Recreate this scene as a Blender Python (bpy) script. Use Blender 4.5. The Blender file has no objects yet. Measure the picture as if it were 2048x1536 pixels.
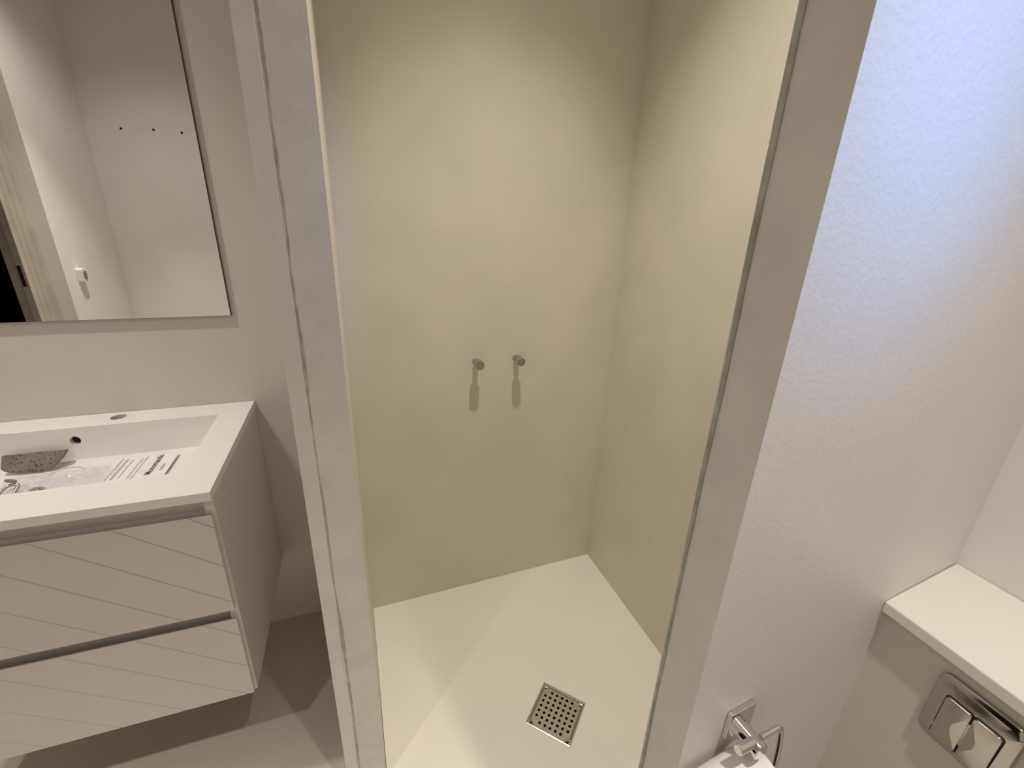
import bpy, bmesh, math, random
from mathutils import Vector, Matrix, noise
random.seed(7)
scene = bpy.context.scene
C = scene.collection
PI = math.pi

# ------------------------------------------------------------------ camera
H = 1.303                      # lens height above the floor
cam = bpy.data.cameras.new('camera'); cam.sensor_width = 36; cam.lens = 892.0 / 2048 * 36
cam.clip_start = 0.01; cam.clip_end = 50
co = bpy.data.objects.new('camera', cam); C.objects.link(co)
yaw, pitch, roll = (math.radians(a) for a in (19.75, 20.55, -2.06))
cy, sy, cp, sp, cr, sr = math.cos(yaw), math.sin(yaw), math.cos(pitch), math.sin(pitch), math.cos(roll), math.sin(roll)
fwd = Vector((sy*cp, cy*cp, -sp)); rgt = Vector((cy, -sy, 0)); dwn = fwd.cross(rgt)
r2 = cr*rgt + sr*dwn; d2 = -sr*rgt + cr*dwn
Mx = Matrix((r2, -d2, -fwd)).transposed().to_4x4(); Mx.translation = Vector((0, 0, H))
co.matrix_world = Mx
scene.camera = co

# ------------------------------------------------------------------ light
wd = bpy.data.worlds.new('world'); scene.world = wd; wd.use_nodes = True
wd.node_tree.nodes['Background'].inputs[0].default_value = (0, 0, 0, 1)
wd.node_tree.nodes['Background'].inputs[1].default_value = 0
scene.view_settings.view_transform = 'Standard'
scene.view_settings.look = 'None'
scene.view_settings.exposure = 0.36
scene.view_settings.gamma = 1.0
scene.view_settings.use_curve_mapping = False
WARM = (1.0, 0.925, 0.865)
CEIL = 2.42
def spot(name, x, y, e, size=92, blend=1.0, r=.022, col=WARM):
    l = bpy.data.lights.new(name, 'SPOT'); l.energy = e; l.color = col
    l.spot_size = math.radians(size); l.spot_blend = blend; l.shadow_soft_size = r
    o = bpy.data.objects.new(name, l); C.objects.link(o); o.location = (x, y, CEIL - .02)
    return o
# each lamp: a main beam and the weak wide spill of its frosted lens
for nm, x, y, e, sz, spill in (('shower', .39, .73, 50, 84, 5), ('door', -.92, -.10, 92, 64, 20), ('toilet', .385, -.10, 51, 74, 3), ('vanity', -.82, .93, 34, 88, 9)):
    spot('downlight_'+nm, x, y, e, sz)
    spot('downlight_'+nm+'_spill', x, y, spill, 132, 1.0, .04)
# blue light added behind the camera, narrowed and aimed at the toilet wall
wl = bpy.data.lights.new('added_blue_light', 'AREA'); wl.shape = 'RECTANGLE'; wl.size = .42; wl.size_y = .5
wl.energy = .205; wl.spread = math.radians(23); wl.color = (.06, .33, 1.0)
wo = bpy.data.objects.new('added_blue_light', wl); C.objects.link(wo)
wo.location = (.44, -.535, 1.72); wo.rotation_euler = (math.radians(90), 0, 0)

# ------------------------------------------------------------------ materials
def mat(name, col, rough=.5, metal=0., bump=0., bscale=60., mottle=0., mscale=6., spec=.5, trans=0., coat=0., col2=None):
    m = bpy.data.materials.new(name); m.use_nodes = True
    nt = m.node_tree; b = nt.nodes['Principled BSDF']
    b.inputs['Base Color'].default_value = (*col, 1); b.inputs['Roughness'].default_value = rough
    b.inputs['Metallic'].default_value = metal; b.inputs['Specular IOR Level'].default_value = spec
    b.inputs['Transmission Weight'].default_value = trans; b.inputs['Coat Weight'].default_value = coat
    tc = nt.nodes.new('ShaderNodeTexCoord')
    if mottle or col2:
        n = nt.nodes.new('ShaderNodeTexNoise'); n.inputs['Scale'].default_value = mscale
        n.inputs['Detail'].default_value = 5; nt.links.new(tc.outputs['Object'], n.inputs['Vector'])
        rp = nt.nodes.new('ShaderNodeValToRGB'); rp.color_ramp.elements[0].position = .35; rp.color_ramp.elements[1].position = .65
        a = col2 or tuple(c*(1-mottle) for c in col)
        rp.color_ramp.elements[0].color = (*a, 1); rp.color_ramp.elements[1].color = (*col, 1)
        nt.links.new(n.outputs['Fac'], rp.inputs['Fac']); nt.links.new(rp.outputs['Color'], b.inputs['Base Color'])
    if bump:
        n = nt.nodes.new('ShaderNodeTexNoise'); n.inputs['Scale'].default_value = bscale; n.inputs['Detail'].default_value = 4
        nt.links.new(tc.outputs['Object'], n.inputs['Vector'])
        bp = nt.nodes.new('ShaderNodeBump'); bp.inputs['Strength'].default_value = bump; bp.inputs['Distance'].default_value = .002
        nt.links.new(n.outputs['Fac'], bp.inputs['Height']); nt.links.new(bp.outputs['Normal'], b.inputs['Normal'])
    return m
M = {}
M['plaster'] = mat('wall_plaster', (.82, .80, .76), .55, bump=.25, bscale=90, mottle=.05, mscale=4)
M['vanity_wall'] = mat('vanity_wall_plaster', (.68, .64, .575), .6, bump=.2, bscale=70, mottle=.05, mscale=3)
M['shower'] = mat('shower_microcement', (.70, .65, .535), .5, bump=.3, bscale=40, mottle=.07, mscale=5)
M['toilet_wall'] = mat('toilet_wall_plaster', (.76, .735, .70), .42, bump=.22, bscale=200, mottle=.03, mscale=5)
M['strip'] = mat('wall_end_filler', (.77, .745, .69), .7, bump=.5, bscale=80, mottle=.10, mscale=14)
M['strip_pale'] = mat('wall_end_pale_filler', (.77, .755, .71), .7, bump=.3, bscale=60, mottle=.06, mscale=20)
M['cement'] = mat('joint_filler', (.56, .53, .46), .85, bump=.8, bscale=150, mottle=.35, mscale=40)
M['floor'] = mat('floor_microcement', (.55, .50, .42), .5, bump=.2, bscale=50, mottle=.06, mscale=5)
M['tray'] = mat('shower_tray_resin', (.84, .79, .69), .42, bump=.15, bscale=80, mottle=.03, mscale=6)
M['cistern'] = mat('cistern_box_plaster', (.62, .585, .52), .55, bump=.2, bscale=90, mottle=.04, mscale=6)  # darker plaster copy: the weaker light on this face is put into the colour
M['ceiling'] = mat('ceiling_paint', (.80, .78, .73), .8)
M['basin'] = mat('basin_resin', (.86, .83, .78), .32, mottle=.01)
M['lacquer'] = mat('white_lacquer', (.665, .635, .58), .38, mottle=.02, mscale=10)
M['groove'] = mat('groove_shade', (.42, .39, .34), .7)
M['recess'] = mat('recess_lacquer', (.47, .43, .40), .6)
M['plate'] = mat('plate_chrome', (.50, .475, .44), .12, metal=1)  # reflection of darker surroundings put into the chrome colour
M['chrome'] = mat('chrome', (.74, .735, .72), .08, metal=1)
M['cap'] = mat('darkened_chrome', (.50, .48, .43), .2, metal=1)  # chrome darkened, standing in for the dark room its face reflects
M['steel'] = mat('brushed_steel', (.62, .58, .51), .28, metal=1, bump=.1, bscale=300)
M['mirror'] = mat('mirror_silver', (.90, .91, .87), .0, metal=1)
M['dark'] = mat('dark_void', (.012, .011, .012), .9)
M['back'] = mat('mirror_backing', (.10, .095, .08), .7)
M['white_plastic'] = mat('white_plastic', (.78, .77, .73), .3)
M['grey_plastic'] = mat('grey_plastic', (.20, .19, .16), .5)
M['paint_frame'] = mat('door_frame_paint', (.50, .45, .38), .5, bump=.2, bscale=30, mottle=.18, mscale=9)
M['paper'] = mat('toilet_tissue', (.86, .83, .77), .9, bump=.3, bscale=200)
M['card'] = mat('cardboard', (.45, .36, .25), .9)
M['print'] = mat('black_print', (.10, .095, .10), .7)
M['print_grey'] = mat('grey_print', (.46, .43, .45), .7)
M['label'] = mat('label_paper', (.87, .84, .82), .6)
M['ledge'] = mat('ledge_stone', (.80, .75, .67), .45, mottle=.03)
M['hole'] = M['dark']

def speckled():
    m = mat('speckled_sponge', (.24, .225, .18), .9, bump=.6, bscale=150, mottle=.25, mscale=25)
    nt = m.node_tree; b = nt.nodes['Principled BSDF']
    src = b.inputs['Base Color'].links[0].from_socket
    tc = nt.nodes.new('ShaderNodeTexCoord'); v = nt.nodes.new('ShaderNodeTexVoronoi'); v.inputs['Scale'].default_value = 130
    nt.links.new(tc.outputs['Object'], v.inputs['Vector'])
    rp = nt.nodes.new('ShaderNodeValToRGB'); rp.color_ramp.elements[0].position = .20; rp.color_ramp.elements[1].position = .34
    nt.links.new(v.outputs['Distance'], rp.inputs['Fac'])
    mx = nt.nodes.new('ShaderNodeMix'); mx.data_type = 'RGBA'
    nt.links.new(rp.outputs['Color'], mx.inputs['Factor']); mx.inputs['A'].default_value = (.07, .06, .05, 1)
    nt.links.new(src, mx.inputs['B']); nt.links.new(mx.outputs['Result'], b.inputs['Base Color'])
    return m
M['speckle'] = speckled()
def film():
    m = bpy.data.materials.new('clear_film'); m.use_nodes = True; nt = m.node_tree
    b = nt.nodes['Principled BSDF']; b.inputs['Base Color'].default_value = (.92, .90, .92, 1)
    b.inputs['Roughness'].default_value = .15; b.inputs['Alpha'].default_value = .32
    return m
M['film'] = film()
def pane_mat():
    m = bpy.data.materials.new('added_glow_pane'); m.use_nodes = True; nt = m.node_tree
    b = nt.nodes['Principled BSDF']; b.inputs['Base Color'].default_value = (.7, .8, .9, 1)
    b.inputs['Emission Color'].default_value = (.35, .55, 1, 1); b.inputs['Emission Strength'].default_value = .25  # faint blue glow for the added, unseen window
    return m
M['pane'] = pane_mat()

# ------------------------------------------------------------------ mesh helpers
def obj(name, bm, m, parent=None, smooth=False, bevel=0, seg=2, loc=None, rot=None):
    me = bpy.data.meshes.new(name); bmesh.ops.recalc_face_normals(bm, faces=bm.faces)
    bm.to_mesh(me); bm.free()
    ms = m if isinstance(m, (list, tuple)) else [m]
    for x in ms: me.materials.append(x)
    if smooth:
        for p in me.polygons: p.use_smooth = True
        me.set_sharp_from_angle(angle=math.radians(38))
    o = bpy.data.objects.new(name, me); C.objects.link(o)
    if parent: o.parent = parent
    if loc: o.location = loc
    if rot: o.rotation_euler = rot
    if bevel:
        b = o.modifiers.new('bevel', 'BEVEL'); b.width = bevel; b.segments = seg; b.limit_method = 'ANGLE'
    return o
def thing(name, label, cat, loc=(0,0,0), rot=(0,0,0), group=None):
    o = bpy.data.objects.new(name, None); C.objects.link(o); o.empty_display_size = .05
    o.location = loc; o.rotation_euler = rot; o['label'] = label; o['category'] = cat
    if group: o['group'] = group
    return o
def tag(o, label, cat, group=None):
    o['label'] = label; o['category'] = cat
    if group: o['group'] = group
    return o
def struct(name, bm, m, **k):
    o = obj(name, bm, m, **k)
    if 'parent' not in k: o['kind'] = 'structure'
    return o
def box(bm, x0, y0, z0, x1, y1, z1, mi=0):
    vs = [bm.verts.new(p) for p in ((x0,y0,z0),(x1,y0,z0),(x1,y1,z0),(x0,y1,z0),(x0,y0,z1),(x1,y0,z1),(x1,y1,z1),(x0,y1,z1))]
    fs = []
    for f in ((0,3,2,1),(4,5,6,7),(0,1,5,4),(1,2,6,5),(2,3,7,6),(3,0,4,7)):
        fc = bm.faces.new([vs[i] for i in f]); fc.material_index = mi; fs.append(fc)
    return fs
def prism(pts, z0, z1, bm=None, mis=None):
    bm = bm or bmesh.new(); n = len(pts)
    a = [bm.verts.new((x, y, z0)) for x, y in pts]; b = [bm.verts.new((x, y, z1)) for x, y in pts]
    bm.faces.new(a[::-1]); bm.faces.new(b)
    for i in range(n):
        f = bm.faces.new((a[i], a[(i+1) % n], b[(i+1) % n], b[i]))
        if mis: f.material_index = mis[i]
    return bm
def prof(pts, axis, a0, a1, bm=None):
    """extrude a closed 2D outline (first,second remaining axes) along axis"""
    bm = bm or bmesh.new(); n = len(pts)
    def P(u, v, w):
        return {'x': (w, u, v), 'y': (u, w, v), 'z': (u, v, w)}[axis]
    a = [bm.verts.new(P(u, v, a0)) for u, v in pts]; b = [bm.verts.new(P(u, v, a1)) for u, v in pts]
    bm.faces.new(a[::-1]); bm.faces.new(b)
    for i in range(n): bm.faces.new((a[i], a[(i+1) % n], b[(i+1) % n], b[i]))
    return bm
def rrect(w, h, r, n=6):
    out = []
    for cx, cy_, a0 in ((w/2-r, h/2-r, 0), (-w/2+r, h/2-r, 90), (-w/2+r, -h/2+r, 180), (w/2-r, -h/2+r, 270)):
        for i in range(n+1):
            a = math.radians(a0 + 90*i/n); out.append((cx + r*math.cos(a), cy_ + r*math.sin(a)))
    return out
def cyl(bm, p, q, r, n=24, r2=None, off=0.):
    p = Vector(p); q = Vector(q); d = (q-p).normalized()
    u = d.orthogonal().normalized() if abs(d.z) > .9 or abs(d.z) < 1e-6 and False else (Vector((0,0,1)) if abs(d.z) < .9 else Vector((1,0,0))).cross(d).normalized()
    v = d.cross(u); r2 = r if r2 is None else r2
    a = [bm.verts.new(p + r*(math.cos(2*PI*i/n+off)*u + math.sin(2*PI*i/n+off)*v)) for i in range(n)]
    b = [bm.verts.new(q + r2*(math.cos(2*PI*i/n+off)*u + math.sin(2*PI*i/n+off)*v)) for i in range(n)]
    bm.faces.new(a[::-1]); bm.faces.new(b)
    for i in range(n): bm.faces.new((a[i], a[(i+1) % n], b[(i+1) % n], b[i]))
    return bm
def tube(path, r, n=12):
    """round wire through the points, smoothed at the corners"""
    P = [Vector(p) for p in path]; pts = [P[0]]
    for i in range(1, len(P)-1):
        a, b, c = P[i-1], P[i], P[i+1]; k = min((a-b).length, (c-b).length)*.4; k = min(k, .012)
        s = b + (a-b).normalized()*k; e = b + (c-b).normalized()*k
        for t in range(7):
            t /= 6; pts.append(s*(1-t)**2 + b*2*t*(1-t) + e*t*t)
    pts.append(P[-1]); bm = bmesh.new(); rings = []; nrm = None
    for i, p in enumerate(pts):
        d = (pts[min(i+1, len(pts)-1)] - pts[max(i-1, 0)]).normalized()
        if nrm is None: nrm = d.orthogonal().normalized()
        nrm = (nrm - d*nrm.dot(d)).normalized(); v = d.cross(nrm)
        rings.append([bm.verts.new(p + r*(math.cos(2*PI*j/n)*nrm + math.sin(2*PI*j/n)*v)) for j in range(n)])
    for a, b in zip(rings, rings[1:]):
        for j in range(n): bm.faces.new((a[j], a[(j+1) % n], b[(j+1) % n], b[j]))
    bm.faces.new(rings[0][::-1]); bm.faces.new(rings[-1])
    return bm
def boolean(o, bms, op='DIFFERENCE', mi=None):
    """apply booleans to the mesh of o"""
    for cb in bms:
        bmesh.ops.recalc_face_normals(cb, faces=cb.faces)
        me = bpy.data.meshes.new('cut'); cb.to_mesh(me); cb.free()
        if mi is not None:
            for s in o.data.materials: me.materials.append(s)
            for p in me.polygons: p.material_index = mi
        c = bpy.data.objects.new('cut', me); C.objects.link(c); c.matrix_world = o.matrix_world
        md = o.modifiers.new('b', 'BOOLEAN'); md.operation = op; md.object = c; md.solver = 'EXACT'
        bpy.context.view_layer.update()
        dg = bpy.context.evaluated_depsgraph_get()
        new = bpy.data.meshes.new_from_object(o.evaluated_get(dg))
        o.modifiers.clear(); old = o.data; new.name = old.name; o.data = new
        bpy.data.objects.remove(c); bpy.data.meshes.remove(me)
def Z(z): return z + H

# ------------------------------------------------------------------ the room (plan in metres, camera over the origin)
WY = 1.312                                   # vanity wall
RX0, RX1, RY = -1.35, .838, -.883             # left, right, rear inner faces
SB = ((-.0310, 1.258), (.817, 1.280))         # shower back wall, left and right end
SRX = .829
P0 = (.303, .237); P1 = (.834, .287)         # toilet wall face
def py(x): return P0[1] + (x-P0[0])*(P1[1]-P0[1])/(P1[0]-P0[0])
WYF = .732; WX0, WX1 = -.1115, -.0258        # wing wall front end

bm = bmesh.new(); box(bm, -1.7, RY-.14, -.08, 1.0, WY+.1, 0)
struct('floor', bm, M['floor'])
bm = bmesh.new(); box(bm, -1.7, RY-.14, CEIL, 1.0, WY+.1, CEIL+.06)
struct('ceiling', bm, M['ceiling'])
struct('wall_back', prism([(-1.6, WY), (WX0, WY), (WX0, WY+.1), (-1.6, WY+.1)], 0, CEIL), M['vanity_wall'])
struct('wall_shower_back', prism([(WX0+.0, WY+.001), (SB[0][0]-.0005, SB[0][1]), SB[1], (SRX+.02, SB[1][1]+.0005), (SRX+.02, WY+.1), (WX0, WY+.1)], 0, CEIL), M['shower'])
struct('wall_shower_right', prism([(SRX, SB[1][1]), (SB[1][0]-.0, SB[1][1]), (.829, .70), (.836, .33), (1.0, .33), (1.0, 1.41), (.85, 1.41), (.85, SB[1][1])], 0, CEIL), M['shower'])
# wing wall between vanity and shower: end face in filler, right face in shower finish
struct('wall_wing', prism([(WX0, WYF), (WX1, WYF), (SB[0][0], SB[0][1]), (WX0, WY)], 0, CEIL, mis=[0, 1, 1, 2]), [M['strip'], M['shower'], M['vanity_wall']])
# toilet wall in front of the shower (its left end is the grey jamb)
bx = .303; by = .2955
struct('wall_toilet', prism([P0, P1, (1.0, .30), (1.0, .33), (.836, .33), (bx+.002, by)], 0, CEIL, mis=[0, 0, 0, 0, 1, 2]), [M['toilet_wall'], M['shower'], M['strip']])
struct('wall_right', prism([(RX1, py(RX1)), (RX1+.004, RY-.1), (1.0, RY-.1), (1.0, .30)], 0, CEIL), M['plaster'])
# rear wall; its unseen window is added to house the blue light
wx0, wx1, wz0, wz1 = .56, .80, 1.50, 1.80
bm = bmesh.new()
for a in ((RX0-.2, RY-.1, 0, wx0, RY, CEIL), (wx1, RY-.1, 0, RX1+.02, RY, CEIL), (wx0, RY-.1, 0, wx1, RY, wz0), (wx0, RY-.1, wz1, wx1, RY, CEIL)):
    box(bm, *a)
wf = struct('wall_rear', bm, M['plaster'])
w1 = bpy.data.objects.new('added_window', None); C.objects.link(w1); w1.location = ((wx0+wx1)/2, RY-.06, wz0); w1['kind'] = 'structure'
ww, wh = (wx1-wx0)/2, wz1-wz0
bm = bmesh.new(); t = .03
for a in ((-ww, -.02, 0, ww, .02, t), (-ww, -.02, wh-t, ww, .02, wh), (-ww, -.02, t, -ww+t, .02, wh-t), (ww-t, -.02, t, ww, .02, wh-t)): box(bm, *a)
obj('window_frame', bm, M['white_plastic'], w1)
bm = bmesh.new(); box(bm, -ww+t, -.004, t, ww-t, .004, wh-t); obj('pane', bm, M['pane'], w1)
wo.location = ((wx0+wx1)/2, RY+.01, (wz0+wz1)/2); wl.size = wx1-wx0-2*t; wl.size_y = wh-2*t
wo.rotation_euler = (Vector((.41, .25, 1.43)) - wo.location).to_track_quat('-Z', 'Y').to_euler()

# left wall: lit stretch, return beside the doorway, door opening
JY = -.252; DX = -1.42; HW = DX-.06
struct('wall_left', prism([(RX0, RY-.1), (RX0, JY), (DX, JY), (HW, JY), (HW, RY-.1)], 0, CEIL), M['plaster'])
struct('wall_left_return', prism([(DX, .70), (DX, WY), (HW, WY), (HW, .70)], 0, CEIL), M['plaster'])
bm = bmesh.new(); box(bm, HW, JY, 2.1, DX, .70, CEIL); struct('wall_left_lintel', bm, M['plaster'])
# dark hallway behind the opening
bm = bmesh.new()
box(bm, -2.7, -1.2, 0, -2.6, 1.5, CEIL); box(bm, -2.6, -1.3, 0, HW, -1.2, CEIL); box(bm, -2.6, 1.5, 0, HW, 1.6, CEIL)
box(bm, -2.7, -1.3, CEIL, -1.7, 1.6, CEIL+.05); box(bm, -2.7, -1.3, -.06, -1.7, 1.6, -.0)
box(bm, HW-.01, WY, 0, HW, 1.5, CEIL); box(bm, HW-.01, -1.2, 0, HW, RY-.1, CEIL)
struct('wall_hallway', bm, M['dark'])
d1 = bpy.data.objects.new('door_1', None); C.objects.link(d1); d1.location = (DX, .30, 0); d1['kind'] = 'structure'
bm = bmesh.new()
# stepped jamb mouldings of the door frame (profile in plan), full height
pf = [(.0, -.5515), (.012, -.5515), (.012, -.535), (.020, -.528), (.020, -.508), (.012, -.500), (.012, -.482), (.018, -.476), (.018, -.458), (.010, -.450), (.010, -.430), (.004, -.424), (.004, -.395),
      (-.022, -.395), (-.022, -.404), (-.059, -.404), (-.059, -.5515)]
prism(pf, 0.001, 2.099, bm)
obj('door_frame', bm, M['paint_frame'], d1)
bm = bmesh.new(); prism([(.0, .3995), (.014, .3995), (.014, .33), (-.059, .33), (-.059, .3995)], 0.001, 2.099, bm); obj('door_frame', bm, M['paint_frame'], d1)
bm = bmesh.new(); box(bm, -.019, -.3955, .925, -.006, -.393, 1.02); obj('strike_plate', bm, M['dark'], d1)

# ledge box of the toilet cistern
BX = .6635
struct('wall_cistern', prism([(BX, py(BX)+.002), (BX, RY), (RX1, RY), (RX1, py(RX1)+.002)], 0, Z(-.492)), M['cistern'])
bm = prism([(.6487, py(.6487)-.0003), (.6480, RY+.001), (RX1-.0005, RY+.001), (RX1-.0005, py(RX1)-.0008)], Z(-.4915), Z(-.4737))
o = obj('ledge_slab', bm, M['ledge'], bevel=.002)
tag(o, 'pale stone shelf slab capping the boxed-in cistern above the flush plate', 'shelf')

# joint filler lines (ragged)
def ragged(name, pl, w, seed, z0=0.0, z1=CEIL, n=220, t=.0012, var=.5):
    """pl(u,z,d) maps along-face offset u, height z, proud distance d to world"""
    bm = bmesh.new(); L = []
    for i in range(n+1):
        z = z0 + (z1-z0)*i/n
        a = noise.noise(Vector((seed, z*9, 0)))*var*w + noise.noise(Vector((seed, z*45, 5)))*.35*var*w
        b = noise.noise(Vector((seed+9, z*7, 0)))*var*w + noise.noise(Vector((seed+3, z*60, 5)))*.4*var*w
        L.append([bm.verts.new(pl(-w/2+a, z, 0)), bm.verts.new(pl(-w/2+a+.001, z, t)), bm.verts.new(pl(w/2+b-.001, z, t)), bm.verts.new(pl(w/2+b, z, 0))])
    for a, b in zip(L, L[1:]):
        for j in range(3): bm.faces.new((a[j], a[j+1], b[j+1], b[j]))
        bm.faces.new((a[3], a[0], b[0], b[3]))
    bm.faces.new(L[0][::-1]); bm.faces.new(L[-1])
    return struct(name, bm, M['cement'])
ragged('trim_1', lambda u, z, d: (-.0835+u+.0012*math.sin(z*5), WYF-d+.0002, z), .0050, 3.1, var=.6)
ragged('trim_2', lambda u, z, d: (bx-d+.0005, .2905+u, z), .0048, 8.4, var=.35)
# pale filled strip on the left of the wing end
bm = bmesh.new(); n = 160; L = []
for i in range(n+1):
    z = CEIL*i/n; e = noise.noise(Vector((2, z*6, 1)))*.003 + noise.noise(Vector((2, z*40, 1)))*.0008
    L.append([bm.verts.new((WX0-.0003, WYF+.0005, z)), bm.verts.new((WX0-.0003, WYF-.0016, z)), bm.verts.new((-.0865+e, WYF-.0014, z)), bm.verts.new((-.0850+e, WYF+.0005, z))])
for a, b in zip(L, L[1:]):
    for j in range(4): bm.faces.new((a[j], a[(j+1) % 4], b[(j+1) % 4], b[j]))
bm.faces.new(L[0][::-1]); bm.faces.new(L[-1])
struct('trim_3', bm, M['strip_pale'])

# ------------------------------------------------------------------ shower tray and drain
ty = lambda x: SB[0][1] + (x+.0215)*(SB[1][1]-SB[0][1])/(SB[1][0]+.0215)
tray_pts = [(-.0245, WYF+.004), (SB[0][0]+.0005, SB[0][1]-.0005), (SB[1][0]-.0005, SB[1][1]-.0005), (.8285, .70), (.8355, .335), (bx+.004, .302)]
bm = prism(tray_pts, 0.0005, .012)
tray = obj('shower_tray', bm, M['tray'])
dang = math.radians(-46); dc = Vector((.432, .7415, .012)); dside = .128
Rz = Matrix.Rotation(dang, 4, 'Z')
cut = bmesh.new(); box(cut, -dside/2+.002, -dside/2+.002, -.010, dside/2-.002, dside/2-.002, .02)
bmesh.ops.transform(cut, matrix=Matrix.Translation(dc) @ Rz, verts=cut.verts)
boolean(tray, [cut])
tag(tray, 'cream five-sided shower tray with a square steel drain, between the shower walls', 'shower tray')

dr = thing('floor_drain', 'square perforated steel drain set diagonally in the cream shower tray', 'drain', dc, (0, 0, dang))
bm = bmesh.new()
def ringloop(s, z): return [bm.verts.new((x*s/2, y*s/2, z)) for x, y in ((-1,-1),(1,-1),(1,1),(-1,1))]
ls = [ringloop(s, z) for s, z in ((dside, .0002), (dside, .0022), (dside-.005, .0030), (dside-.009, .0012), (dside-.009, -.0035), (dside-.016, -.0042), (dside-.016, -.009), (dside, -.009))]
for i in range(len(ls)):
    a, b = ls[i], ls[(i+1) % len(ls)]
    for j in range(4): bm.faces.new((a[j], a[(j+1) % 4], b[(j+1) % 4], b[j]))
obj('drain_frame', bm, M['steel'], dr)
g = dside-.0115; c = .012
octo = [(-g/2+c, -g/2), (g/2-c, -g/2), (g/2, -g/2+c), (g/2, g/2-c), (g/2-c, g/2), (-g/2+c, g/2), (-g/2, g/2-c), (-g/2, -g/2+c)]
bm = bmesh.new()
def oc(k, z): return [bm.verts.new((x*k, y*k, z)) for x, y in octo]
rings = [oc(1, -.0045), oc(1, -.0015), oc(.95, .0010)]
bm.faces.new(rings[0][::-1]); bm.faces.new(rings[-1])
for a, b in zip(rings, rings[1:]):
    for j in range(8): bm.faces.new((a[j], a[(j+1) % 8], b[(j+1) % 8], b[j]))
gr = obj('drain_grate', bm, M['steel'], dr)
cut = bmesh.new(); s = .0152
for i in range(-3, 4):
    for j in range(-3, 4):
        if abs(i) == 3 and abs(j) == 3: continue
        cyl(cut, (i*s, j*s, -.01), (i*s, j*s, .01), .0041, 12)
bpy.context.view_layer.update()
boolean(gr, [cut])
bm = bmesh.new(); box(bm, -g/2, -g/2, -.0105, g/2, g/2, -.0095); obj('drain_well', bm, M['dark'], dr)

# ------------------------------------------------------------------ tap connectors in the shower
def connector(label, x, z, n, off, ln, r):
    y = ty(x)
    t = thing('tap_connector', label, 'pipe stub', (x, y, z), (0, 0, 0), None)
    bm = cyl(bmesh.new(), (0, .001, 0), (0, -.032, 0), .0072, 20)
    for k in range(3): cyl(bm, (0, -.008-.005*k, 0), (0, -.0105-.005*k, 0), .0088, 20)
    obj('threaded_neck', bm, M['steel'], t, smooth=True)
    bm = cyl(bmesh.new(), (0, -.029, 0), (0, -ln, 0), r, n, off=off)
    obj('cap', bm, M['cap'], t, bevel=.0012)
    # broken plaster ring round the pipe
    bm = bmesh.new(); m = 28; A = []; B = []
    for i in range(m):
        a = 2*PI*i/m; q = .0145 + .004*noise.noise(Vector((math.cos(a)*2+x*30, math.sin(a)*2, 0)))
        A.append(bm.verts.new((q*math.cos(a), .0005, q*math.sin(a)))); B.append(bm.verts.new((.009*math.cos(a), -.0022, .009*math.sin(a))))
    for i in range(m): bm.faces.new((A[i], A[(i+1) % m], B[(i+1) % m], B[i]))
    bm.faces.new(B); obj('mortar_ring', bm, M['cement'], t)
    return t
connector('capped chrome pipe stub with a round end, the left of two on the shower wall', .334, Z(-.4185), 12, .2, .050, .0152)
connector('capped chrome pipe stub with a faceted hexagonal end, right of two on shower wall', .466, Z(-.4165), 6, .35, .052, .0150)

# ------------------------------------------------------------------ vanity
VX0, VX1 = -.884, -.2885; VF = .853; VT = Z(-.503)
van = thing('vanity_unit', 'white wall-hung vanity cabinet with two diagonal grooved drawers under the basin', 'cabinet', ((VX0+VX1)/2, (VF+WY)/2, Z(-1.043)))
van_l = van.location.copy()
def vb(bm, x0, y0, z0, x1, y1, z1): box(bm, x0-van_l.x, y0-van_l.y, z0-van_l.z, x1-van_l.x, y1-van_l.y, z1-van_l.z)
cb, ct = Z(-1.043), Z(-.522)
bm = bmesh.new()
vb(bm, VX0+.002, VF+.004, cb, VX0+.018, WY-.001, ct-.0005)
vb(bm, VX1-.018, VF+.009, cb, VX1-.0005, WY-.001, ct-.0005)
vb(bm, VX0+.018, VF+.014, cb, VX1-.018, WY-.001, cb+.016)
vb(bm, VX0+.018, VF+.018, ct-.05, VX1-.018, VF+.030, ct-.0005)       # recessed rail under the top
vb(bm, VX0+.018, VF+.020, Z(-.85), VX1-.018, VF+.030, Z(-.76))      # recessed rail between drawers
obj('carcass', bm, M['lacquer'], van, bevel=.0008)
# drawer fronts with V grooves: outline polygons cut along sloping lines
SL = -.785
def drawer(z0, z1, name):
    bm = bmesh.new()
    x0, x1 = VX0+.006, VX1-.0065
    prof([(y-van_l.y, z-van_l.z) for y, z in ((VF, z0), (VF, z1), (VF+.0015, z1), (VF+.012, z1-.014), (VF+.012, z0))], 'x', x0-van_l.x, x1-van_l.x, bm)
    o = obj(name, bm, M['lacquer'], van)
    bpy.context.view_layer.update()
    cut = bmesh.new()
    w = .0015; L = 1.2
    ang = math.atan(SL); dx, dz = math.cos(ang), math.sin(ang)
    for k in range(-3, 14):
        zi = -.5895 - .0935*k        # height where the groove would meet x=-.287
        cx, cz = -.60, Z(zi + SL*(-.60+.287))
        vs = []
        for s in (-L/2, L/2):
            for (n, d) in ((-w, -.001), (w, -.001), (0, .0030)):
                vs.append(cut.verts.new((cx+dx*s-dz*n-van_l.x, VF+d-van_l.y, cz+dz*s+dx*n-van_l.z)))
        cut.faces.new((vs[0], vs[1], vs[2])); cut.faces.new((vs[5], vs[4], vs[3]))
        for a, b in ((0, 1), (1, 2), (2, 0)): cut.faces.new((vs[a], vs[b], vs[b+3], vs[a+3]))
    boolean(o, [cut])
    return o
drawer(Z(-.7925), Z(-.5535), 'drawer')
drawer(Z(-1.041), Z(-.8165), 'drawer')

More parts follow.
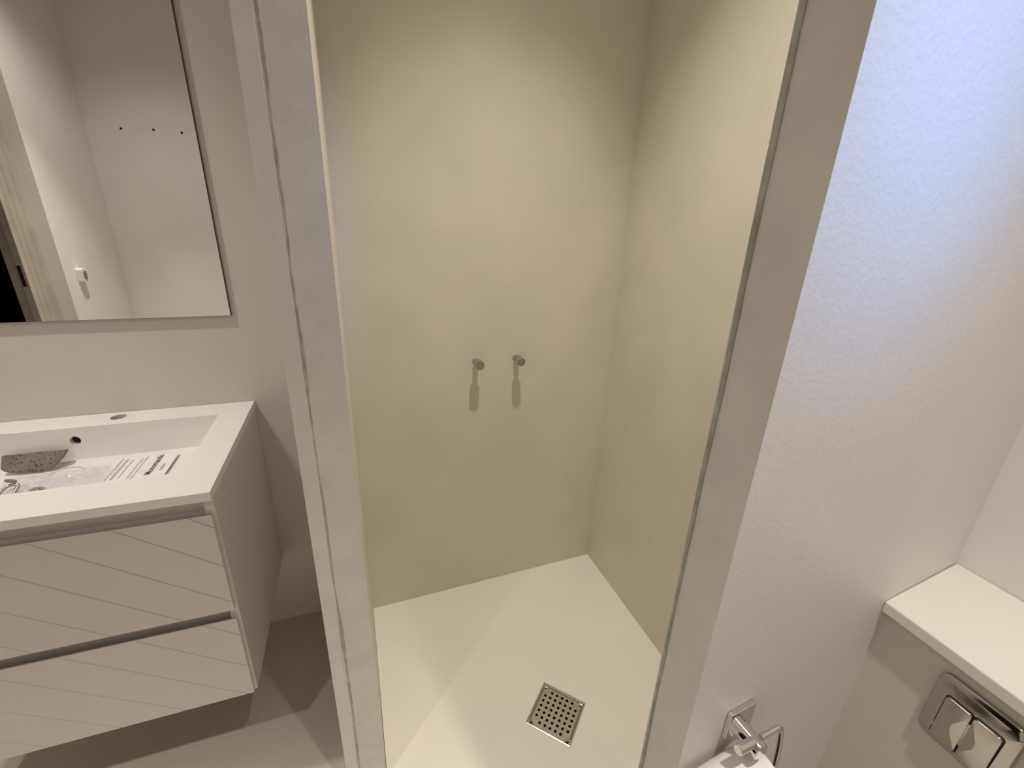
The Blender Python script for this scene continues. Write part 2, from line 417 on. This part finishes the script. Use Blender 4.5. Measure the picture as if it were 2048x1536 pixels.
# basin top: slab + bowl, cavity, tap hole, overflow
ba = thing('washbasin', 'white rectangular washbasin top with tap hole and overflow hole, on the vanity', 'washbasin', (van_l.x, van_l.y, Z(-.522)+.0003))
bl = ba.location.copy()
bm = bmesh.new(); box(bm, VX0-bl.x, VF-bl.y, 0, VX1-bl.x, WY-.001-bl.y, .0187)
bas = obj('basin_top', bm, M['basin'], ba); bpy.context.view_layer.update()
bowl = bmesh.new(); box(bowl, -.822-bl.x, .935-bl.y, -.085, -.346-bl.x, 1.248-bl.y, .006)
fz = Z(-.590)-bl.z
def cav():
    b = bmesh.new(); rings = []
    X0, X1, Y0, Y1 = -.812, -.3578, .945, 1.2345
    for z, ins, r in ((.03, 0, .004), (.0187, 0, .004), (fz+.018, .005, .010), (fz+.007, .009, .014), (fz+.001, .017, .018), (fz, .028, .02)):
        w, h = X1-X0-2*ins, Y1-Y0-2*ins
        rings.append([b.verts.new((x+(X0+X1)/2-bl.x, y+(Y0+Y1)/2-bl.y, z)) for x, y in rrect(w, h, r, 4)])
    n = len(rings[0])
    for p, q in zip(rings, rings[1:]):
        for j in range(n): b.faces.new((p[j], p[(j+1) % n], q[(j+1) % n], q[j]))
    b.faces.new(rings[0]); b.faces.new(rings[-1][::-1])
    return b
boolean(bas, [bowl], 'UNION')
tapc = cyl(bmesh.new(), (-.585-bl.x, 1.279-bl.y, -.03), (-.585-bl.x, 1.279-bl.y, .05), .0165, 32)
ovf = cyl(bmesh.new(), (-.6600-bl.x, 1.20-bl.y, Z(-.5360)-bl.z), (-.6600-bl.x, 1.2445-bl.y, Z(-.5360)-bl.z), .0108, 28)
wst = cyl(bmesh.new(), (-.665-bl.x, 1.170-bl.y, fz-.006), (-.665-bl.x, 1.170-bl.y, fz+.02), .0335, 32)
boolean(bas, [cav(), tapc, ovf, wst])
for p in bas.data.polygons: p.use_smooth = True
bas.data.set_sharp_from_angle(angle=math.radians(30))
b = bas.modifiers.new('bevel', 'BEVEL'); b.width = .0012; b.segments = 2; b.limit_method = 'ANGLE'; b.angle_limit = math.radians(50)
bm = cyl(bmesh.new(), (-.6600-bl.x, 1.2440-bl.y, Z(-.5360)-bl.z), (-.6600-bl.x, 1.2444-bl.y, Z(-.5360)-bl.z), .0104, 28)
obj('overflow_hole', bm, M['dark'], ba)
bm = cyl(bmesh.new(), (-.665-bl.x, 1.170-bl.y, fz-.0055), (-.665-bl.x, 1.170-bl.y, fz-.001), .0315, 32)
obj('waste_cover', bm, M['basin'], ba, bevel=.001)

# ------------------------------------------------------------------ things lying in the basin
FZ = Z(-.590)
# speckled sponge leaning on the rear of the bowl
sp_ = bmesh.new()
A = [(-.789, 0), (-.789, -.048), (-.782, -.058), (-.760, -.066), (-.722, -.070), (-.700, -.066), (-.690, -.052), (-.678, -.030), (-.672, -.012), (-.669, 0)]
vs0 = []; vs1 = []
def spP(x, t, off): # t runs down the slope from the rear wall
    return (x, 1.2200 + t*.36 - off*.85, Z(-.5495) + t*.54 + off*.35)
for x, t in A: vs0.append(sp_.verts.new(spP(x, t, 0))); vs1.append(sp_.verts.new(spP(x, t, .007)))
sp_.faces.new(vs0[::-1]); sp_.faces.new(vs1)
for i in range(len(A)): sp_.faces.new((vs0[i], vs0[(i+1) % len(A)], vs1[(i+1) % len(A)], vs1[i]))
o = obj('cleaning_cloth', sp_, M['speckle'], bevel=.002)
tag(o, 'grey-green speckled scouring cloth propped against the rear of the washbasin bowl', 'cloth')

# crumpled clear bag with printed paper label
pb = thing('plastic_bag', 'crumpled clear plastic bag with a printed paper label, lying in the washbasin', 'bag', (-.53, 1.07, FZ))
def sheet(x0, y0, x1, y1, nx, ny, amp, base, seed, skew=0):
    bm = bmesh.new(); G = []
    for i in range(nx+1):
        row = []
        for j in range(ny+1):
            u, v = i/nx, j/ny; x = x0+(x1-x0)*u + skew*v; y = y0+(y1-y0)*v + .006*math.sin(u*7+seed)
            z = base + amp*abs(noise.noise(Vector((x*38, y*38, seed)))) + amp*.5*abs(noise.noise(Vector((x*90, y*60, seed))))
            edge = min(u, 1-u, v, 1-v)*6; z = base + (z-base)*min(1, edge+.25)
            row.append(bm.verts.new((x, y, z)))
        G.append(row)
    for i in range(nx):
        for j in range(ny): bm.faces.new((G[i][j], G[i+1][j], G[i+1][j+1], G[i][j+1]))
    return bm
o = obj('film', sheet(-.26, -.06, .050, .118, 50, 28, .012, .0030, 4.2, .02), M['film'], pb, smooth=True)
o = obj('film', sheet(-.24, -.03, -.05, .09, 30, 20, .026, .005, 9.7, .03), M['film'], pb, smooth=True)
bm = bmesh.new(); box(bm, -.045, .015, .0065, .080, .132, .0071)
lb = obj('paper_label', bm, M['label'], pb)
bm = bmesh.new()
for x, w, y0, y1 in ((-.036, .004, .03, .13), (-.026, .006, .03, .125), (-.012, .003, .035, .12)):
    box(bm, x, y0, .0071, x+w, y1, .0074)
for x in (.006, .015):
    y = .022
    while y < .122:
        ln = random.uniform(.006, .016); box(bm, x, y, .0071, x+.0034, min(y+ln, .128), .0074); y += ln+.0025
obj('small_print', bm, M['print_grey'], lb)
def text_mesh(body, size, m, parent, loc, rot, name, extr=.0002):
    cu = bpy.data.curves.new(name, 'FONT'); cu.body = body; cu.size = size; cu.extrude = extr; cu.offset = size*.018
    t = bpy.data.objects.new('tmp', cu); C.objects.link(t); bpy.context.view_layer.update()
    dg = bpy.context.evaluated_depsgraph_get(); me = bpy.data.meshes.new_from_object(t.evaluated_get(dg))
    bpy.data.objects.remove(t); me.materials.clear(); me.materials.append(m); me.name = name
    o = bpy.data.objects.new(name, me); C.objects.link(o); o.parent = parent; o.location = loc; o.rotation_euler = rot
    return o
text_mesh('Monomando', .0185, M['print'], lb, (.0500, .034, .0074), (0, 0, PI/2), 'title_print')
text_mesh('lavabo', .012, M['print_grey'], lb, (.068, .050, .0074), (0, 0, PI/2), 'subtitle_print')

# fixings in the bag area
fx = thing('fixing_bolt', 'small steel bolt with a black washer, lying in the bowl at the photo left edge', 'bolt', (-.716, 1.092, FZ+.006))
obj('shank', tube([(-.012, -.03, .012), (-.004, .0, .022), (.012, .006, .020), (.012, -.02, .008)], .0035), M['steel'], fx, smooth=True)
obj('washer', cyl(bmesh.new(), (0, .006, .028), (.001, .007, .0305), .0095, 20), M['grey_plastic'], fx, smooth=True)
pl = bmesh.new(); bmesh.ops.create_uvsphere(pl, u_segments=24, v_segments=14, radius=.017)
for v in pl.verts: v.co.z = max(v.co.z, -.004)*.9
o = obj('waste_plug', pl, M['chrome'], smooth=True, loc=(-.664, 1.070, FZ+.012))
tag(o, 'small domed chrome plug lying on the clear bag near the front of the bowl', 'plug')

# ------------------------------------------------------------------ mirror
mi = thing('wall_mirror', 'frameless rectangular mirror on the wall above the washbasin', 'mirror', (-.605, WY, Z(-.2610)))
mw, mh = .60, 1.0
bm = bmesh.new(); box(bm, -mw/2, -.0095, 0, mw/2, -.0055, mh); o = obj('glass', bm, M['mirror'], mi)
bm = bmesh.new(); box(bm, -mw/2-.0008, -.0055, -.0012, mw/2+.0012, -.0005, mh+.001); obj('backing_board', bm, M['back'], mi)

# things seen in the mirror
sw = thing('light_switch', 'small white switch box on the plaster wall beside the doorway, seen in the mirror', 'switch', (RX0, -.376, Z(-.361)))
bm = prof([(x, y) for x, y in rrect(.050, .068, .008)], 'x', 0, .026); obj('housing', bm, M['white_plastic'], sw, bevel=.002)
bm = prof([(x*.55, y*.62) for x, y in rrect(.050, .068, .014)], 'x', .026, .029); obj('rocker', bm, M['grey_plastic'], sw, bevel=.001)
for k, (rx, rz) in enumerate(((-.340, .114), (-.295, .116), (-.255, .115))):
    vy = 2*(WY-.0095) - RY
    bm = cyl(bmesh.new(), (0, -.002, 0), (0, .0012, 0), .0065, 18)
    cyl(bm, (0, .0008, 0), (0, .0022, 0), .0042, 14)
    o = obj('wall_plug', bm, M['dark'], loc=(rx*vy, RY, Z(rz*vy)))
    tag(o, ('dark drilled plug hole seen in the mirror, leftmost of the three', 'dark drilled plug hole seen in the mirror, middle of the three', 'dark drilled plug hole seen in the mirror, nearest the mirror edge')[k], 'wall plug', 'drilled plug holes on the rear wall')

# ------------------------------------------------------------------ toilet paper holder
fxc = Vector((.387, py(.387), Z(-.5475)))
wall_a = math.atan((P1[1]-P0[1])/(P1[0]-P0[0]))
th = thing('toilet_paper_holder', 'chrome toilet paper holder with square plate on the pale wall beside the shower', 'paper holder', fxc, (0, 0, wall_a))
bm = prof(rrect(.042, .042, .003, 3), 'y', -.0005, -.006); obj('wall_plate', bm, M['chrome'], th, bevel=.0015)
bm = cyl(bmesh.new(), (-.013, -.006, .008), (-.013, -.041, .008), .0103, 28); obj('post', bm, M['chrome'], th, smooth=True, bevel=.001)
bm = cyl(bmesh.new(), (-.018, -.0325, .0165), (-.043, -.0325, .0195), .0055, 22); obj('hinge_pin', bm, M['chrome'], th, smooth=True, bevel=.0008)
bm = tube([(-.006, -.0325, .0165), (.026, -.0340, .0190), (.0305, -.0365, -.012), (.0300, -.0400, -.0525), (-.095, -.0400, -.0525)], .0031, 12)
obj('wire_hook', bm, M['chrome'], th, smooth=True)
rl = thing('toilet_roll', 'white toilet paper roll hanging under the chrome holder at the photo bottom edge', 'toilet paper', fxc + Vector((.012, -.0385, -.0525)), (0, 0, wall_a))
def roll_bm(r, ri, x0, x1, n=64):
    bm = bmesh.new(); R = []
    for x, q in ((x0, ri), (x0, r-.0015), (x0+.0015, r), (x1-.0015, r), (x1, r-.0015), (x1, ri)):
        R.append([bm.verts.new((x, q*math.cos(2*PI*i/n), q*math.sin(2*PI*i/n))) for i in range(n)])
    for k in range(6):
        a, b = R[k], R[(k+1) % 6]
        for j in range(n): bm.faces.new((a[j], a[(j+1) % n], b[(j+1) % n], b[j]))
    return bm
obj('paper', roll_bm(.0350, .0205, -.098, 0), M['paper'], rl, smooth=True)
obj('core', roll_bm(.0204, .0192, -.0975, -.0005), M['card'], rl, smooth=True)

# ------------------------------------------------------------------ flush plate
fp = thing('flush_plate', 'chrome dual-button toilet flush plate on the cistern box under the stone ledge', 'flush plate', (BX, .1530, Z(-.5635)))
def dome(w, h, r, x_edge, x_mid, inset=0, yc=0., zc=0., n=8, kz=.85):
    """bulging rounded panel facing -x"""
    bm = bmesh.new(); loops = []
    out = rrect(w, h, r, n)
    def D(y, z):
        return x_edge - (x_mid-x_edge)*0 - (x_mid)*(1-(2*z/(.104))**2)*kz - (x_mid)*(1-(2*y/.086)**2)*(1-kz)
    base = [bm.verts.new((0, y+yc, z+zc)) for y, z in out]
    loops.append(base)
    for k in (1.0, .97, .85, .65, .4, .15):
        loops.append([bm.verts.new((D(y*k+yc, z*k+zc) - (0 if k < 1 else -.0015), y*k+yc, z*k+zc)) for y, z in out])
    m = len(out)
    for a, b in zip(loops, loops[1:]):
        for j in range(m): bm.faces.new((a[j], a[(j+1) % m], b[(j+1) % m], b[j]))
    bm.faces.new(loops[-1]); bm.faces.new(base[::-1])
    return bm
obj('cover_plate', dome(.082, .100, .010, -.005, .008), M['plate'], fp, smooth=True)
for s, nm in ((1, 'flush_button'), (-1, 'flush_button')):
    obj(nm, dome(.0262, .068, .004, -.0078, .008, yc=s*.0138-.001, zc=-.006), M['plate'], fp, smooth=True)
    obj('button_gap', dome(.0290, .0710, .0045, -.0060, .008, yc=s*.0138-.001, zc=-.006), M['dark'], fp, smooth=True)
